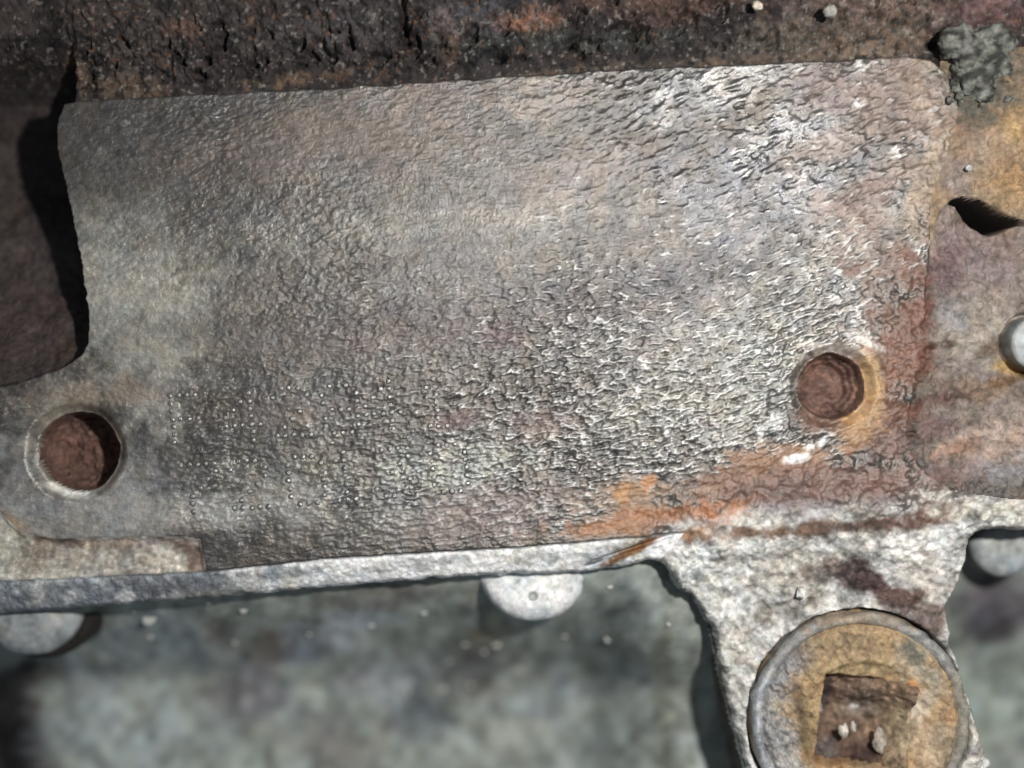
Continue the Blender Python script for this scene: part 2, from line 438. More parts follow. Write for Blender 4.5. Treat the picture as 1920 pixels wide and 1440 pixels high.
def paint(cls, X, Y, H, glint_relief=None):
    """base colour and metalness of the points of one class"""
    k = D / (D - np.asarray(H))
    u = 960 + (X - 960) * k; v = 720 + (Y - 720) * k      # where the stain was measured
    t, m = BASE[cls]
    C = np.tile(lin(t), (len(u), 1)); Mt = np.full(len(u), float(m))
    r1 = fbm(u, v, 46, 11, 5); r2 = fbm(u, v, 15, 31, 3)
    for (c, px, py, rx, ry, a, tone, s, rag, mm) in B:
        if cls not in c.split(','):
            continue
        ca, sa = math.cos(math.radians(-a)), math.sin(math.radians(-a))
        dx, dy = u - px, v - py
        sel = (np.abs(dx) < 3 * max(rx, ry)) & (np.abs(dy) < 3 * max(rx, ry))
        if not sel.any():
            continue
        dx, dy = dx[sel], dy[sel]
        q = np.sqrt(((dx * ca + dy * sa) / rx) ** 2 + ((-dx * sa + dy * ca) / ry) ** 2)
        nz = (r1[sel] - .5) * 1.8 + (r2[sel] - .5) * 1.2
        q = q + nz * rag * 1.0
        w = (s * (1 - ss(0.45 - .15 * rag, 1.25, q)))[:, None]
        C[sel] = C[sel] * (1 - w) + lin(tone) * (1.6 if cls == 'far' else 1.0) * w
        Mt[sel] = Mt[sel] * (1 - w[:, 0]) + mm * w[:, 0]
    # mottling that every old casting has
    f1 = fbm(u, v, 22, 51, 3); f2 = fbm(u, v, 9, 71, 2); f3 = fbm(u, v, 60, 81, 3)
    amp = {'pad': .5, 'far': 1.15, 'upper': 1.1, 'pocket': .6, 'web': .9, 'ledge': .5, 'panel': .8}.get(cls, .6)
    g = 1 + amp * ((f1 - .5) * 1.1 + (f2 - .5) * (0 if cls == 'far' else 1.1) + (f3 - .5) * .5)
    C = C * np.clip(g, .15, 3)[:, None]
    hue = (fbm(u, v, 34, 91, 3) - .5) * {'far': .2, 'plug': .1, 'socket': .1, 'rim': .05}.get(cls, .28)
    C[:, 0] *= 1 + hue * .55; C[:, 2] *= 1 - hue * .7
    if cls == 'upper':
        fl = ss(.66, .74, fbm(u, v, 8, 131, 2)) * ss(.45, .6, fbm(u, v, 60, 133, 2))
        C = C * (1 - .45 * fl[:, None]) + lin((128, 84, 52)) * .45 * fl[:, None]
        fl = ss(.70, .78, fbm(u, v, 7, 141, 2))
        C = C * (1 - .5 * fl[:, None]) + lin((140, 136, 126)) * .5 * fl[:, None]
        bl = ss(.56, .74, fbm(u, v, 12, 151, 3)) * ss(30, 90, v)
        C = C * (1 - .85 * bl[:, None])
    if cls in ('web', 'ledge'):
        fl = ss(.5, .8, fbm(u, v, 34, 161, 5))
        C = C * (1 - .6 * fl[:, None]) + lin((238, 240, 236)) * .6 * fl[:, None]
        bl = ss(.55, .8, fbm(u, v, 30, 171, 5))
        C = C * (1 - (.5 if cls == 'web' else .3) * bl[:, None])
    if glint_relief is not None:                       # painted glints lighten the high spots, painted shade darkens the hollows
        rust = 1 - ss(.05, .35, Mt)
        glint_relief = glint_relief + (f3 - .5) * .12
        g = ss(.04, .20, glint_relief) * (1 - .8 * rust); d = ss(-.02, -.30, glint_relief) * (1 - .5 * rust)
        C = C * (1 - .34 * d[:, None]) * (1 + .0 * g[:, None])
        C = C * (1 - .45 * g[:, None]) + lin((226, 226, 223)) * .45 * g[:, None]
    return np.clip(C * ALB, 0, .85), np.clip(Mt, 0, 1)

# ------------------------------------------------------------------ the casting's surface
PAD_TOP = [(-300, 215), (130, 190), (300, 178), (500, 168), (700, 158), (960, 140), (1200, 125), (1400, 118),
           (1600, 108), (1700, 103), (1745, 108), (1775, 135), (1795, 190), (1810, 205), (1850, 195), (2300, 150)]
PAD_BOT = [(-300, 1118), (0, 1092), (200, 1082), (400, 1072), (620, 1048), (1000, 1025), (1250, 1003), (1420, 985),
           (1650, 975), (1800, 945), (2300, 925)]
POCKET = smooth_poly([(-400, 800), (-1300, 900), (-1300, -900), (132, -900), (132, -400), (130, 60), (130, 130), (120, 190), (99, 235), (104, 290), (120, 350),
          (136, 430), (150, 500), (163, 600), (160, 650), (130, 682), (60, 705), (0, 725)], 2)
PANEL = [(-1300, 880), (-300, 930), (0, 962), (40, 1000), (110, 1012), (340, 1006), (374, 1012), (388, 1078), (390, 1300), (-1300, 1300)]
RECESS = smooth_poly([(1745, 470), (1752, 415), (1772, 380), (1803, 369), (1838, 376), (1875, 398), (1930, 418), (2300, 480), (3300, 560), (3300, 930),
          (2300, 930), (1800, 945), (1690, 845), (1712, 760), (1724, 680), (1735, 560)], 2)
OUT_H = -0.6
OUT_PX = [(-1250, 1200), (-340, 1172), (0, 1152), (200, 1137), (400, 1121), (620, 1101), (885, 1078), (1100, 1076), (1180, 1058), (1235, 1046),
          (1256, 1062), (1262, 1096), (1300, 1118), (1330, 1165), (1345, 1230), (1362, 1310), (1400, 1440), (1450, 1660),
          (1880, 1660), (1850, 1440), (1830, 1340), (1800, 1270), (1780, 1190), (1776, 1125), (1803, 1090),
          (1812, 1050), (1810, 1000), (1850, 988), (1935, 992), (2340, 1000), (3200, 1010)]
LOWER = [up(p[0], p[1], OUT_H) for p in smooth_poly(OUT_PX, 2, closed=False)]
OUTLINE = LOWER + [(LOWER[-1][0], -745), (LOWER[0][0], -745)]
HOLES = [(141, 848, 77, 1.15), (1563, 726, 64, .85)]
PLUG = up(1612, 1352, -0.45)
PLUG_R = 212

def worm(X, Y, seed, s, ratio, tilt):
    """crinkled casting skin: short wavy ridges that run along the pad"""
    a = np.radians(tilt)
    wx = (fbm(X, Y, 80, seed + 5, 2) - .5) * 16; wy = (fbm(X, Y, 70, seed + 9, 2) - .5) * 14
    U = (X + wx) * np.cos(a) - (Y + wy) * np.sin(a)
    V = (X + wx) * np.sin(a) + (Y + wy) * np.cos(a)
    n = gn(U / (s * ratio * 1.35), V / (s * 1.35), seed)
    n2 = gn(U / (s * ratio * .55) + 7.7, V / (s * .55) + 3.3, seed + 1)
    n3 = gn((U + V * .3) / (s * ratio * .32), V / (s * .34) + 5.1, seed + 2)
    return n * .42 + n2 * .36 + n3 * .22

def height(X, Y):
    n_big = fbm(X, Y, 260, 3, 3) - .5
    n_mid = fbm(X, Y, 26, 7, 4) - .5
    top = interp(X, PAD_TOP); bot = interp(X, PAD_BOT)
    # skin relief of the pad
    A = .24 + .34 * ss(420, 900, X) * ss(420, 640, Y) + .48 * ss(900, 1250, X + (Y - 200) * .15)
    A = A + .10 * ss(250, 420, X) * ss(640, 760, Y) + .35 * ss(1100, 1400, X) * ss(560, 700, Y)
    A = A - .60 * ss(1655, 1735, X) * ss(450, 600, Y) - .35 * ss(860, 960, Y) * ss(900, 1100, X)
    A = A * (1 - .45 * ss(960, 1030, Y))
    A = np.clip(A + (fbm(X, Y, 130, 15, 3) - .5) * .5, .10, 1.5)
    mixp = ss(900, 1200, X) * (1 - ss(300, 520, Y))
    pebble = fbm(X * .75 + Y * .25, Y * 1.25 + X * .3, 13, 21, 3)
    lo = worm(X, Y, 100, 7.4, 2.7, 7); hi = worm(X, Y, 100, 8.2, 2.7, 22)
    kk = ss(1000, 1500, X - (Y - 400) * .3)
    wv = lo * (1 - kk) + hi * kk
    n = (wv - .5) * (1 - .5 * mixp) + .5 * mixp * (pebble - .5)
    rz = np.exp(-((X - 1690) / 90) ** 2) * ss(440, 560, Y) + ss(-120, -20, Y - (1000 - (X - 1100) * .17)) * ss(1080, 1300, X)
    rz = np.clip(rz, 0, 1)
    A = A * (1 - .75 * rz)
    H = rz * ((fbm(X, Y, 12, 907, 4) - .5) * .10 + (fbm(X, Y, 50, 909, 3) - .5) * .14)
    H = H + n_big * .06 + A * (.088 * (wv - .5) * (1 - .55 * mixp) + .09 * mixp * (pebble - .5)) + A * n_mid * .05
    global GLINT_RELIEF
    GLINT_RELIEF = n * np.clip(A, 0, 1.3)
    cls = np.full(X.shape, 'pad', dtype='<U8')
    # lowered rough panel, bottom left
    sp = sdf(X, Y, PANEL)
    wp = 1 - ss(-8, 4, sp + (fbm(X, Y, 20, 23, 2) - .5) * 10)
    H = H - wp * (.09 + .0) + wp * .07 * (worm(X, Y, 140, 16, 2.2, 16) - .4)
    cls[(sp < 0)] = 'panel'
    # upper wall: a rough fillet, then a face that leans towards the viewer
    t = top - Y + (fbm(X, Y, 40, 25, 3) - .5) * 9
    e = ss(-4, 6, t)
    Hu = -.40 + .95 * ss(6, 230, t) + ((fbm(X, Y * .8, 22, 27, 5) - .5) * .15 + (fbm(X, Y * .8, 7, 28, 3) - .5) * .17) * ss(8, 60, t) \
         - .22 * ss(.60, .72, fbm(X, Y, 26, 29, 3)) * ss(20, 50, t) * (1 - ss(110, 160, t)) \
         - .35 * np.exp(-(((X - 757 - (Y - 40) * .12) / 9) ** 2)) * (1 - ss(70, 100, Y)) \
         - .45 * np.exp(-(((X - 1192) / 12) ** 2 + ((Y - 55) / 12) ** 2)) \
         - .40 * np.exp(-(((X - 935) / 14) ** 2 + ((Y - 98) / 9) ** 2)) \
         - .40 * np.exp(-(((X - 1070) / 7) ** 2 + ((Y - 70) / 9) ** 2)) \
         - .50 * np.exp(-(((X - 1766) / 12) ** 2 + ((Y - 72) / 14) ** 2))
    right = ss(1745, 1800, X) * ss(20, 110, Y)             # the fillet dies out into the ochre ridge
    Hr = .0 + .3 * ss(300, 40, Y) * ss(1780, 1900, X) + (fbm(X, Y, 24, 33, 4) - .5) * .20 + (fbm(X, Y, 8, 933, 3) - .5) * .12 + .05 * (worm(X, Y, 180, 15, 2.0, 28) - .5)
    Hu = Hu * (1 - right) + Hr * right
    H = H * (1 - e) + Hu * e
    cls[(t > 1) & (X <= 1768)] = 'upper'
    cls[(t > 1) & (X > 1768) & (Y < 95)] = 'upper'
    rl = interp(Y, [(100, 1780), (215, 1795), (300, 1772), (380, 1742), (480, 1744), (500, 1900)])
    wr = ss(-60, 60, X - rl + (fbm(X, Y, 30, 35, 3) - .5) * 60) * (1 - e) * (1 - ss(440, 480, Y))
    H = H * (1 - wr) + Hr * wr
    cls[(X > rl) & (Y < 480) & (cls == 'pad')] = 'ridge'
    cls[(X > 1768) & (Y >= 95) & (t > 1)] = 'ridge'
    # pocket on the left, behind the pad's machined edge
    sk = sdf(X, Y, POCKET) + (fbm(X, Y, 14, 37, 2) - .5) * 5
    dep = interp(Y, [(-400, 0), (70, .05), (100, .35), (125, .9), (160, 1.7), (225, 2.2), (330, 2.1), (430, 1.4), (540, 1.15), (600, .75),
                     (660, .45), (700, .25), (760, .12)])
    base = ss(130, -60, Y) * .45 - .15
    Hk = base - dep + (fbm(X, Y, 46, 39, 5) - .5) * .22
    wk = 1 - ss(-2, 5, sk)
    wk = wk * (1 - ss(110, 70, Y)) + ss(110, 70, Y) * (1 - ss(-60, 30, sk))
    H = H * (1 - wk) + Hk * wk
    cls[(sk < 1) & (Y > 85)] = 'pocket'
    # recessed face on the right
    sr = sdf(X, Y, RECESS)
    ridge_y = interp(X, [(1745, 470), (1752, 415), (1772, 380), (1803, 371), (1838, 378), (1875, 400), (1930, 420), (2300, 480)])
    tb = Y - ridge_y
    deep = .6 * ss(1762, 1840, X) * (1 - .72 * ss(1870, 1925, X)) * np.exp(-(np.clip(tb, 0, 999) / 110.0) ** 2)
    tw = 15 * ss(1778, 1850, X) * (1 - ss(1868, 1926, X)) + .8
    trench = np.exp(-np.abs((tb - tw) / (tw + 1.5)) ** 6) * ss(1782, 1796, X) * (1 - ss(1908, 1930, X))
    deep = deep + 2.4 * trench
    fade = 1 - ss(860, 935, Y + (X - 1700) * .1)
    Hc = -(.04 + .10 * ss(0, 60, -sr) + deep) * fade - .45 * np.exp(-((np.hypot(X - 1945, Y - 645) - 55) / 6) ** 2) * (X > 1850) + (fbm(X, Y, 40, 41, 5) - .5) * .24 + (fbm(X, Y, 9, 931, 3) - .5) * .13 \
         - .16 * np.exp(-(((X - 1745) / 9) ** 2 + ((Y - 656) / 7) ** 2)) - .16 * np.exp(-(((X - 1782) / 9) ** 2 + ((Y - 645) / 8) ** 2)) \
         - .35 * ss(.55, .7, fbm(X, Y, 22, 43, 3)) * np.exp(-(((X - 1718) / 20) ** 2 + ((Y - 775) / 50) ** 2)) \
         - .08 * ss(.5, .9, fbm(X, Y, 26, 45, 3))
    wc = 1 - ss(-5, 3, sr + (fbm(X, Y, 18, 47, 4) - .5) * 14 * ss(480, 560, Y))
    wc = wc * np.where(Y > 800, 1 - ss(800, 900, Y) * .0, 1)
    H = H * (1 - wc) + Hc * wc
    cls[sr < 0] = 'recess'
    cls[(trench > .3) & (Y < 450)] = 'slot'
    # ledge and web below the pad
    tl = Y - bot + (fbm(X, Y, 30, 49, 3) - .5) * 3
    wl = ss(-3, 3, tl)
    isw = ss(1215, 1290, X + (Y - 1040) * .8)
    Hl = -.12 - .40 * ss(0, 85, tl) + (fbm(X, Y, 20, 53, 4) - .5) * .12 + .05 * (worm(X, Y, 200, 15, 1.5, 20) - .5)
    crackY = 1062 - (X - 1105) * .36
    Hl = Hl - .16 * np.exp(-((Y - crackY) / 4.5) ** 2) * ss(1095, 1120, X) * (1 - ss(1250, 1290, X))
    Hw = -.02 - .48 * ss(-10, 150, tl) + (fbm(X, Y, 34, 55, 5) - .5) * .34 + .10 * (fbm(X, Y, 11, 57, 2) - .5) \
         + .06 * (worm(X, Y, 220, 14, 1.4, -35) - .5)
    wlw = ss(-30, 40, tl)
    H1 = H * (1 - wl) + Hl * wl
    H2 = H * (1 - wlw) + Hw * wlw
    H = H1 * (1 - isw) + H2 * isw
    cls[(tl > 0)] = 'ledge'
    cls[(tl > 0) & (isw > .5)] = 'web'
    # seat of the plug
    dp = np.hypot(X - PLUG[0], Y - PLUG[1])
    H = H - (1 - ss(PLUG_R - 4, PLUG_R + 5, dp)) * .9 + .05 * np.exp(-((dp - PLUG_R - 12) / 8) ** 2)
    # bolt holes
    for (cx, cy, r, dd) in HOLES:
        d = np.hypot(X - cx, Y - cy) + (fbm(X, Y, 30, 59, 3) - .5) * 6
        cham = 1 - ss(r, r + 20, d)
        H = H - cham * .20
        inn = 1 - ss(r - 7, r, d)
        ang = np.arctan2(Y - cy, X - cx)
        bottom = -dd + (.055 if cx > 900 else .04) * np.sin(d * .62 + ang + (fbm(X, Y, 20, 921, 3) - .5) * 5) * ss(.25 * r, .9 * r, d) + (fbm(X, Y, 34, 61, 5) - .5) * .40 + (fbm(X, Y, 8, 63, 3) - .5) * .20 + .35 * ss(r * .55, r, d)
        H = H * (1 - inn) + bottom * inn
        cls[d < r - 1] = 'hole'
    # the outline: round over and fall away
    so = sdf(X, Y, OUTLINE) + (fbm(X, Y, 26, 65, 4) - .5) * 9 * ss(300, 500, X)
    H = H - .22 * ss(-14, 2, so) ** 2 - np.clip(so, 0, 30) * .12
    return H, cls, so

PARTNAME = {'pad': 'machined_pad', 'upper': 'upper_wall', 'pocket': 'side_pocket', 'ridge': 'ochre_ridge', 'recess': 'recessed_face',
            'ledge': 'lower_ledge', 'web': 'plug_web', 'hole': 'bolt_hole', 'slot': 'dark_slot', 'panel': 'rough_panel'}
PARTMAT = {'pad': 'pad', 'upper': 'grime', 'pocket': 'grime', 'ridge': 'chalk', 'recess': 'chalk', 'ledge': 'chalk', 'web': 'chalk',
           'hole': 'grime', 'slot': 'grime', 'panel': 'pad', 'far': 'far', 'flank': 'grime', 'plug': 'chalk', 'socket': 'grime', 'rim': 'chalk',
           'boss': 'chalk', 'bolt': 'smooth', 'clump': 'grime'}

def empty(name, loc=(0, 0, 0), **props):
    o = bpy.data.objects.new(name, None)
    scene.collection.objects.link(o)
    o.location = loc
    for k, v in props.items():
        o[k] = v
    return o

def mesh_object(name, V, Q, cls, parent=None, C=None, Mt=None, Himg=None, smooth=True, **props):
    """V world points, Q quads or triangles (arrays)"""
    V = np.asarray(V, dtype=float); Q = np.asarray(Q, dtype=np.int64)
    off = np.array(parent.location) if parent is not None else np.zeros(3)
    me = bpy.data.meshes.new(name)
    k = Q.shape[1]
    me.vertices.add(len(V)); me.vertices.foreach_set('co', (V - off).astype(F).ravel())
    me.loops.add(Q.size); me.loops.foreach_set('vertex_index', Q.astype(np.int32).ravel())
    me.polygons.add(len(Q))
    me.polygons.foreach_set('loop_start', np.arange(0, Q.size, k, dtype=np.int32))
    me.update(calc_edges=True)
    me.polygons.foreach_set('use_smooth', np.full(len(Q), smooth, dtype=bool))
    if C is None:
        C, Mt = paint(cls, V[:, 0] * 100 + 960, 720 - V[:, 2] * 100, -V[:, 1])
    a = me.color_attributes.new('Col', 'FLOAT_COLOR', 'POINT')
    a.data.foreach_set('color', np.concatenate([C, np.ones((len(C), 1))], 1).astype(F).ravel())
    b = me.attributes.new('metal', 'FLOAT', 'POINT')
    b.data.foreach_set('value', np.asarray(Mt, dtype=F))
    me.materials.append(M[PARTMAT[cls]])
    me.validate()
    o = bpy.data.objects.new(name, me)
    scene.collection.objects.link(o)
    if parent is not None:
        o.parent = parent
    for kk, v in props.items():
        o[kk] = v
    return o

block = empty('engine_block', (0, 0, 0), label='weathered grey engine block casting with flat stamped pad and two bolt holes', category='engine block')

STEP = 2.0
gx = np.concatenate([np.arange(-1180, -160, 12.0), np.arange(-160, 2080, STEP), np.arange(2080, 3120, 12.0)])
gy = np.concatenate([np.arange(-760, -110, 12.0), np.arange(-110, 1550, STEP), np.arange(1550, 1650, 10.0)])
GX, GY = np.meshgrid(gx, gy)
gw, gh = len(gx), len(gy)
X = GX.ravel(); Y = GY.ravel()
H, CLS, SO = height(X, Y)
WR = GLINT_RELIEF
V = W(X, Y, H)
idx = np.arange(gw * gh).reshape(gh, gw)
Q = np.stack([idx[1:, :-1], idx[1:, 1:], idx[:-1, 1:], idx[:-1, :-1]], -1).reshape(-1, 4)
Q = Q[(SO[Q] < 3.5).all(1)]
qc = CLS[Q[:, 0]]
for c in PARTNAME:
    sets = [Q[qc == c]]
    if c == 'hole':
        m = X[sets[0][:, 0]] < 900
        sets = [sets[0][m], sets[0][~m]]
    for si, q in enumerate(sets):
        ids, inv = np.unique(q.ravel(), return_inverse=True)
        C, Mt = paint(c, X[ids], Y[ids], H[ids], WR[ids] if c == 'pad' else None)
        if c == 'pocket':
            C2, M2 = paint('upper', X[ids], Y[ids], H[ids])
            w = ss(70, 200, Y[ids])[:, None]
            C = C2 * (1 - w) + C * w
        if c == 'recess':
            w = (1 - ss(-10, 50, -sdf(X[ids], Y[ids], RECESS) + (fbm(X[ids], Y[ids], 30, 911, 4) - .5) * 70)) * ss(470, 540, Y[ids])
            k = w > .01
            C2, M2 = paint('pad', X[ids][k], Y[ids][k], H[ids][k]); w2 = w[k]
            C[k] = C[k] * (1 - w2[:, None]) + C2 * w2[:, None]; Mt[k] = Mt[k] * (1 - w2) + M2 * w2
        if c == 'pad':
            rl = interp(Y[ids], [(100, 1780), (215, 1795), (300, 1772), (380, 1742), (480, 1744), (500, 1900)])
            w = .8 * ss(-75, 10, X[ids] - rl + (fbm(X[ids], Y[ids], 40, 901, 4) - .5) * 130) * (1 - ss(400, 470, Y[ids]))
            k = w > .01
            C2, M2 = paint('ridge', X[ids][k], Y[ids][k], H[ids][k]); w2 = w[k]
            C[k] = C[k] * (1 - w2[:, None]) + C2 * w2[:, None]; Mt[k] = Mt[k] * (1 - w2) + M2 * w2
            tb = Y[ids] - interp(X[ids], PAD_BOT)
            w = ss(-45, 6, tb + (fbm(X[ids], Y[ids], 34, 905, 4) - .5) * 60) * ss(1235, 1300, X[ids])
            k = w > .01
            C2, M2 = paint('web', X[ids][k], Y[ids][k], H[ids][k]); w2 = w[k] * .85
            C[k] = C[k] * (1 - w2[:, None]) + C2 * w2[:, None]; Mt[k] = Mt[k] * (1 - w2) + M2 * w2
        pr = {}
        if c == 'hole':
            pr['label'] = ['wide rusty bolt hole with black crescent shadow', 'smaller rust-brown bolt hole ringed with ochre'][si]
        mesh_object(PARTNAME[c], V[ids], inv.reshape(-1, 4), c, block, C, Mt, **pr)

# flanks: the side faces that run back from the outline to the wall behind
def flank(name, pts, h0, h1, cls, n=40, step=5.0, draft=0.0):
    P = []
    for a, b in zip(pts[:-1], pts[1:]):
        L = math.hypot(b[0] - a[0], b[1] - a[1]); k = max(1, int(L / step))
        for i in range(k):
            t = i / k
            P.append((a[0] + (b[0] - a[0]) * t, a[1] + (b[1] - a[1]) * t))
    P.append(pts[-1]); P = np.array(P)
    T = np.gradient(P, axis=0); T /= np.linalg.norm(T, axis=1)[:, None] + 1e-9
    Nn = np.stack([-T[:, 1], T[:, 0]], 1)
    hs = np.linspace(h0, h1, n)
    s = np.arange(len(P)) * step
    SS, HH = np.meshgrid(s, hs)
    dis = (fbm(SS, HH * 60, 60, 301, 4) - .5) * 16 + (fbm(SS, HH * 60, 16, 303, 3) - .5) * 5
    dis = dis * ss(h0, h0 - .8, HH) + draft * (h0 - HH)
    PX = P[None, :, 0] + Nn[None, :, 0] * dis; PY = P[None, :, 1] + Nn[None, :, 1] * dis
    v = W(PX.ravel(), PY.ravel(), HH.ravel())
    m = len(P); id2 = np.arange(m * n).reshape(n, m)
    q = np.stack([id2[:-1, :-1], id2[1:, :-1], id2[1:, 1:], id2[:-1, 1:]], -1).reshape(-1, 4)
    return mesh_object(name, v, q, cls, block)

BACK = -4.8
def wall_h(x, y):
    return wall_base(x, y) + (fbm(x, y, 60, 403, 3) - .5) * .22 - 1.6 * ss(-110, -330, x - (y - 1400) * .1)
def wall_base(x, y):
    return BACK + 3.9 * (1 - ss(1050, 1420, y)) * (1 - ss(1650, 1750, x) * .5) + 1.9 * ss(1080, 1330, x) * (1 - ss(1400, 1700, x)) * ss(1050, 1300, y) + (fbm(x, y, 420, 401, 3) - .5) * .8
L2 = [(x, y) for (x, y) in LOWER]
i0 = min(range(len(L2)), key=lambda i: abs(L2[i][0] - 1262) + abs(L2[i][1] - 1085))
flank('underside', L2[:i0 + 1], -.75, BACK - .6, 'flank', 44, 8)
i1 = max(i for i in range(len(L2)) if L2[i][1] > 1600)
flank('web_flank', L2[i0:i1 + 1], -.70, BACK - .6, 'flank', 60, 5)
flank('outer_flank', L2[i1:], -.75, BACK - .6, 'flank', 44, 8)

# the wall far behind the ledge
gx2 = np.arange(-1300, 3300, 9.0); gy2 = np.arange(1030, 2100, 9.0)
A2, B2 = np.meshgrid(gx2, gy2); A2 = A2.ravel(); B2 = B2.ravel()
H2 = wall_h(A2, B2)
id3 = np.arange(len(gx2) * len(gy2)).reshape(len(gy2), len(gx2))
Q2 = np.stack([id3[1:, :-1], id3[1:, 1:], id3[:-1, 1:], id3[:-1, :-1]], -1).reshape(-1, 4)
mesh_object('lower_wall', W(A2, B2, H2), Q2, 'far', block)

# ------------------------------------------------------------------ round things
def lathe(name, cx, cy, prof, cls, parent, seg=96, tilt=(0, 0), noise=.02, rseed=0, **props):
    """prof: (radius px, height) outwards from the centre; cx,cy in pad-plane pixels at height 0"""
    P = []
    for a, b in zip(prof[:-1], prof[1:]):
        k = max(1, int(math.hypot(b[0] - a[0], (b[1] - a[1]) * 100) / 5))
        for i in range(k):
            t = i / k
            P.append((a[0] + (b[0] - a[0]) * t, a[1] + (b[1] - a[1]) * t))
    P.append(prof[-1]); P = np.array(P)
    th = np.linspace(0, 2 * math.pi, seg, endpoint=False)
    R, T = np.meshgrid(P[:, 0], th, indexing='ij'); Hh = np.repeat(P[:, 1][:, None], seg, 1)
    X = cx + R * np.cos(T); Y = cy + R * np.sin(T)
    nn = (fbm(X + Hh * 70, Y + Hh * 40, 30, 501 + rseed, 4) - .5)
    Hh = Hh + nn * noise * 2
    k = 1 + nn * noise * .8
    X = cx + R * k * np.cos(T); Y = cy + R * k * np.sin(T)
    X = X + tilt[0] * Hh; Y = Y + tilt[1] * Hh
    m = len(P); idd = np.arange(m * seg).reshape(m, seg); nx = np.roll(idd, -1, 1)
    q = np.stack([idd[:-1], nx[:-1], nx[1:], idd[1:]], -1).reshape(-1, 4)
    q = q[:, ::-1] if False else q
    return mesh_object(name, W(X.ravel(), Y.ravel(), Hh.ravel()), q, cls, parent, **props)

def dome(r, top, bottom, bev):
    out = [(0.5, top)]
    out.append((r - bev, top))
    for i in range(1, 7):
        a = i / 6 * math.pi / 2
        out.append((r - bev + bev * math.sin(a), top - bev / 100 * (1 - math.cos(a))))
    out.append((r, bottom))
    return out

# white cast boss under the ledge
bx, by = up(1000, 1062, -1.2)
lathe('cast_boss', bx, by, dome(110, -.9, BACK, 46), 'boss', block, noise=.05, tilt=(0, 0), label='chalk white rounded boss with a small pit under the ledge')
pb = up(1000, 1117, -.9)
lathe('boss_pit', pb[0], pb[1], [(1, -.90), (6, -.89), (9, -.875), (12, -.96)], 'far', block, seg=24, noise=.01)

# ------------------------------------------------------------------ stamped characters on the pad
FONT = {
 'F': ['####.', '#....', '#....', '####.', '#....', '#....', '#....'],
 '4': ['...#.', '..##.', '.#.#.', '#..#.', '#####', '...#.', '...#.'],
 '2': ['.###.', '#...#', '....#', '...#.', '..#..', '.#...', '#####'],
 '8': ['.###.', '#...#', '#...#', '.###.', '#...#', '#...#', '.###.'],
 '1': ['.#.', '##.', '.#.', '.#.', '.#.', '.#.', '###'],
 '7': ['#####', '....#', '...#.', '..#..', '.#...', '.#...', '.#...'],
 '0': ['.###.', '#...#', '#...#', '#...#', '#...#', '#...#', '.###.'],
 '3': ['#####', '....#', '...#.', '..##.', '....#', '#...#', '.###.'],
}
def pad_h(x, y):
    return height(np.array([float(x)]), np.array([float(y)]))[0][0]

def stamp_char(ch, x0, y0, slope, lean, pitch=15.9, row=14.6):
    pts = []
    for r, line in enumerate(FONT[ch]):
        for c, s in enumerate(line):
            if s == '#':
                px = x0 + c * pitch + r * lean + rng.uniform(-1, 1); py = y0 + r * row - c * pitch * slope + rng.uniform(-1, 1)
                pts.append((px, py))
    PX = np.array([p[0] for p in pts]); PY = np.array([p[1] for p in pts])
    hh = height(PX, PY)[0]
    vs = []; qs = []; cs = []; ms = []
    seg = 10
    prof = [(0.1, .030), (2.0, .034), (3.4, .030), (4.8, .012), (6.4, -.03)]
    for (px, py), h in zip(pts, hh):
        b0 = len(vs); glint_relief = rng.uniform(.3, 1)
        for (r, z) in prof:
            for k in range(seg):
                a = 2 * math.pi * k / seg
                w = 1 + rng.uniform(-.10, .10)
                vs.append((px + r * w * math.cos(a), py + r * w * math.sin(a), h + z * glint_relief + rng.uniform(-.003, .003)))
                bright = 0.17 + .22 * (r < 4) * glint_relief  # dot centres coloured lighter as a painted highlight
                cs.append((bright, bright, bright * .96)); ms.append(.75)
        for i in range(len(prof) - 1):
            for k in range(seg):
                k2 = (k + 1) % seg
                qs.append((b0 + i * seg + k, b0 + i * seg + k2, b0 + (i + 1) * seg + k2, b0 + (i + 1) * seg + k))
    v = np.array(vs)
    mesh_object('stamped_character', W(v[:, 0], v[:, 1], v[:, 2]), qs, 'pad', block, np.array(cs), np.array(ms))

for ch, x, y in [('F', 318, 743), ('4', 418, 740), ('2', 510, 730), ('8', 602, 726), ('4', 680, 718), ('1', 797, 712)]:
    stamp_char(ch, x, y, .06, 1.6)
for ch, x, y in [('7', 338, 873), ('2', 430, 866), ('0', 537, 858), ('1', 627, 850), ('3', 699, 844), ('0', 806, 836)]:
    stamp_char(ch, x, y, .06, 1.6)

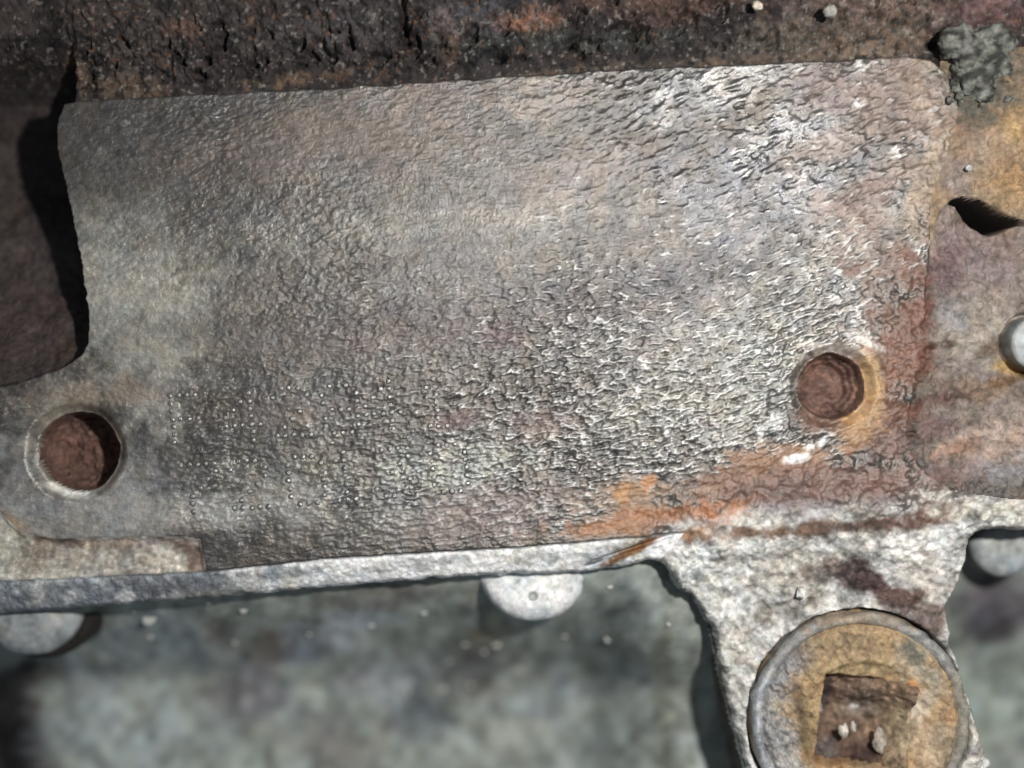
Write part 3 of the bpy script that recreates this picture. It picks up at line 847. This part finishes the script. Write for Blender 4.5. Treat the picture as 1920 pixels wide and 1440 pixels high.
# ------------------------------------------------------------------ plug with square socket
plug = empty('pipe_plug', ((PLUG[0] - 960) / 100, .45, (720 - PLUG[1]) / 100), label='round rusty pipe plug with square drive socket full of dirt', category='pipe plug')
px0, py0 = PLUG
gx3 = np.arange(-PLUG_R, PLUG_R + 1, 2.2)
A3, B3 = np.meshgrid(gx3, gx3); n3 = len(gx3); A3 = A3.ravel(); B3 = B3.ravel()
R3 = np.hypot(A3, B3)
ROT = math.radians(6)
def plug_height(a, b):
    r = np.hypot(a, b)
    x = a + px0; y = b + py0
    h = -.30 - .10 * ss(190, 120, r)
    nn = fbm(x, y, 44, 611, 4)
    h = h - .07 * np.exp(-((r - 182 + (nn - .5) * 16) / 5) ** 2) * ss(.35, .6, nn)
    h = h - .20 * ss(178, 194, r)
    h = h + (fbm(x, y, 50, 601, 5) - .5) * .22 + .11 * (worm(x, y, 620, 9, 2.6, -58) - .5) * (.6 + ss(60, -160, a)) + (fbm(x, y, 10, 613, 3) - .5) * .06
    # countersunk rim and the socket
    sa = a - 12; sb = b - 4
    qx = sa * math.cos(ROT) + sb * math.sin(ROT); qy = -sa * math.sin(ROT) + sb * math.cos(ROT)
    rs = np.hypot(sa, sb)
    h = h - .10 * (1 - ss(108, 124, rs))
    w = 88
    q = np.maximum(np.abs(qx) / w, np.abs(qy) / w)
    # left wall steep; right and bottom walls silted up into slopes
    side = np.maximum(np.abs(qx), np.abs(qy)) - w
    floor = -1.3 + .85 * ss(0, 88, qx) ** 1.5 + .30 * ss(30, 86, qy) + (fbm(x, y, 34, 605, 5) - .5) * .42 + (fbm(x, y, 12, 607, 3) - .5) * .16
    floor = floor + .55 * ss(-20, -84, qy)
    floor = floor + .32 * np.exp(-((qx - 5) / 50) ** 2 - ((qy + 48) / 24) ** 2)
    ins = 1 - ss(-9, 1, side + (fbm(x, y, 26, 609, 4) - .5) * 7)
    h = h * (1 - ins) + floor * ins
    return h, ins
h3, ins3 = plug_height(A3, B3)
h3 = h3 - np.clip(R3 - (PLUG_R - 8), 0, 30) * .06
id4 = np.arange(n3 * n3).reshape(n3, n3)
Q3 = np.stack([id4[1:, :-1], id4[1:, 1:], id4[:-1, 1:], id4[:-1, :-1]], -1).reshape(-1, 4)
Q3 = Q3[(R3[Q3] < PLUG_R - 2).all(1)]
V3 = W(A3 + px0, B3 + py0, h3)
for c, nm in (('plug', 'plug_face'), ('socket', 'square_socket')):
    m = (ins3[Q3[:, 0]] > .5) == (c == 'socket')
    ids, inv = np.unique(Q3[m].ravel(), return_inverse=True)
    mesh_object(nm, V3[ids], inv.reshape(-1, 4), c, plug)
lathe('plug_rim', px0, py0, [(PLUG_R - 30, -.50), (PLUG_R - 26, -.40), (PLUG_R - 20, -.345), (PLUG_R - 13, -.34), (PLUG_R - 7, -.38), (PLUG_R - 4, -.47), (PLUG_R - 3, -.60), (PLUG_R - 3, -1.9)], 'rim', plug, seg=220, noise=.07)

# ------------------------------------------------------------------ loose and lumpy things
def lump(name, blobs, cls, col, seed, parent=None, rough=.25, sub=4, **props):
    """one displaced blob mesh per call, made of a few merged pebble shapes"""
    import bmesh
    vs = []; fs = []
    for (px, py, h, rx, ry, rh) in blobs:
        bm = bmesh.new()
        bmesh.ops.create_icosphere(bm, subdivisions=sub, radius=1)
        p = np.array([v.co[:] for v in bm.verts])
        f = np.array([[v.index for v in fc.verts] for fc in bm.faces])
        bm.free()
        n = fbm(p[:, 0] * 40 + px, p[:, 2] * 40 + p[:, 1] * 31 + py, 30, seed, 4) - .5
        n2 = fbm(p[:, 0] * 40 + px, p[:, 2] * 40 - p[:, 1] * 31 + py, 7, seed + 3, 3) - .5
        p = p * (1 + rough * 2 * n + rough * n2)[:, None]
        x = px + p[:, 0] * rx; y = py - p[:, 2] * ry; hh = h - p[:, 1] * rh
        fs.append(f + sum(len(a) for a in vs)); vs.append(W(x, y, hh))
    v = np.concatenate(vs); f = np.concatenate(fs)
    C = np.tile(lin(col), (len(v), 1)) * ALB
    g = (.25 if name == 'dirt_clump' else .75) + (1.5 if name == 'dirt_clump' else .5) * ss(.34, .66, fbm(v[:, 0] * 100 + v[:, 1] * 60, v[:, 2] * 100, 11, seed + 9, 4))
    return mesh_object(name, v, f, cls, parent, C * g[:, None], np.zeros(len(v)), **props)

lump('dirt_clump', [(1790, 84, .10, 30, 32, .30), (1812, 100, .16, 30, 30, .26), (1852, 80, .12, 32, 26, .30), (1822, 140, .08, 36, 34, .26),
                    (1880, 84, .08, 22, 24, .22), (1872, 122, .08, 26, 26, .2), (1838, 172, .02, 24, 20, .16), (1800, 160, .0, 20, 18, .15),
                    (1850, 110, .16, 24, 22, .24)] + [(1790 + rng.uniform(-15, 100), 110 + rng.uniform(-60, 90), .08, rng.uniform(3, 8), rng.uniform(3, 8), .1) for _ in range(34)],
     'clump', (96, 98, 90), 701, rough=.46, sub=4, label='crumbly grey-green dirt clump stuck in upper right corner of the pad', category='dirt clump')
lump('grit_grain', [(1412, 22, .42, 9, 8, .08)], 'clump', (205, 190, 165), 711, rough=.55, sub=3, label='small cream grit grain on dark upper wall, left of the grey one', category='grit')
lump('grit_grain', [(1548, 34, .40, 12, 11, .10)], 'clump', (150, 146, 138), 713, rough=.55, sub=3, label='grey grit grain on dark upper wall, right of the cream one', category='grit')
lump('grit_grain', [(1508, 1116, -.30, 9, 12, .10)], 'clump', (235, 235, 230), 715, rough=.55, sub=3, label='white grit grain on mottled casting above the round plug', category='grit')
lump('grit_grain', [(1812, 317, .14, 6, 6, .06)], 'clump', (205, 210, 214), 717, rough=.55, sub=3, label='tiny pale grit grain on the ochre ridge above the black slot', category='grit')
sx, sy = up(1578, 1366, -1.0)
lump('rust_flake', [(sx, sy, -.86, 9, 13, .05)], 'clump', (205, 196, 180), 719, rough=.55, sub=3, parent=None, label='pale flake lying in the plug socket, left of the smaller one', category='flake')
sx, sy = up(1596, 1358, -1.0)
lump('rust_flake', [(sx, sy, -.84, 5, 10, .05)], 'clump', (222, 214, 200), 721, rough=.55, sub=3, label='smaller pale flake lying upright in the plug socket', category='flake')
sx, sy = up(1645, 1385, -.9)
lump('rust_flake', [(sx, sy, -.72, 12, 24, .07)], 'clump', (176, 160, 146), 723, rough=.55, sub=3, label='long grey flake on the right side of the plug socket', category='flake')
sx, sy = up(1830, 1432, -1.0)
lump('plaster_chip', [(sx, sy, -.8, 16, 26, .2)], 'clump', (235, 235, 232), 725, rough=.55, sub=3, label='white chip beside the lower right rim of the plug', category='chip')

# bolt heads round the casting
lx, ly = up(50, 1134, -1.4)
b1 = empty('bolt', ((lx - 960) / 100, 2.5, (720 - ly) / 100), label='blurred grey round bolt head under lower left ledge', category='bolt')
lathe('bolt_head', lx, ly, dome(106, -1.0, -3.4, 80), 'bolt', b1, noise=.02)
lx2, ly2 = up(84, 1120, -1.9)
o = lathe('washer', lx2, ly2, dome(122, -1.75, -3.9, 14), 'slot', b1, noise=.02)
rx, ry = up(1872, 1035, -2.0)
b2 = empty('bolt', ((rx - 960) / 100, 2.5, (720 - ry) / 100), label='blurred pale grey bolt head right of the plug casting', category='bolt')
rx, ry = up(1885, 1022, -1.6)
lathe('bolt_head', rx, ry, dome(66, -1.5, -3.2, 30), 'bolt', b2, noise=.02)
lathe('shank', rx, ry, dome(52, -3.0, BACK, 10), 'flank', b2, noise=.02)
ex, ey = 1945, 645
b3 = empty('bolt', ((ex - 960) / 100, 0, (720 - ey) / 100), label='pale grey round bolt head at right edge on the mottled recessed face', category='bolt')
lathe('bolt_head', ex, ey, dome(51, .12, -.6, 9), 'bolt', b3, noise=.02)
for o in (b1, b2, b3):
    o['group'] = 'round bolt heads on the casting'

# small drops and specks on the wall behind
SP = [(270, 1165, 17), (240, 1148, 8), (388, 1128, 9), (448, 1150, 9), (264, 1205, 8), (793, 1155, 8), (690, 1182, 7), (930, 1225, 9), (905, 1240, 7),
      (870, 1224, 7), (993, 1171, 8), (1062, 1206, 7), (1143, 1206, 7), (1145, 1101, 6), (900, 1118, 6), (838, 1258, 6), (880, 1302, 7),
      (827, 1310, 7), (940, 1322, 6), (868, 1365, 6), (1085, 1318, 6), (1102, 1325, 6), (1049, 1417, 7), (995, 1435, 7), (718, 1338, 6),
      (1255, 1170, 7), (425, 1217, 6), (975, 1275, 6), (1030, 1393, 5), (1112, 1437, 6), (760, 1310, 7), (570, 1200, 5)]
proto = None
for (sx, sy, r) in SP:
    x, y = up(sx, sy, float(wall_h(np.array([float(sx)]), np.array([float(sy)]))[0]))
    hz = float(wall_h(np.array([x]), np.array([y]))[0]) + .0
    if proto is None:
        proto = lump('pale_speck', [(960, 720, 0, 10, 9, .012)], 'bolt', (205, 208, 200), 801, sub=2, rough=.12, parent=block)
        s = proto
    else:
        s = proto.copy(); scene.collection.objects.link(s); s.parent = block
    s.location = ((x - 960) / 100, -hz, (720 - y) / 100)
    k = r / 10.0 * 1.0
    s.scale = (k * rng.uniform(.8, 1.2), 1, k * rng.uniform(.8, 1.2))
    s.rotation_euler = (0, rng.uniform(0, 3), 0)
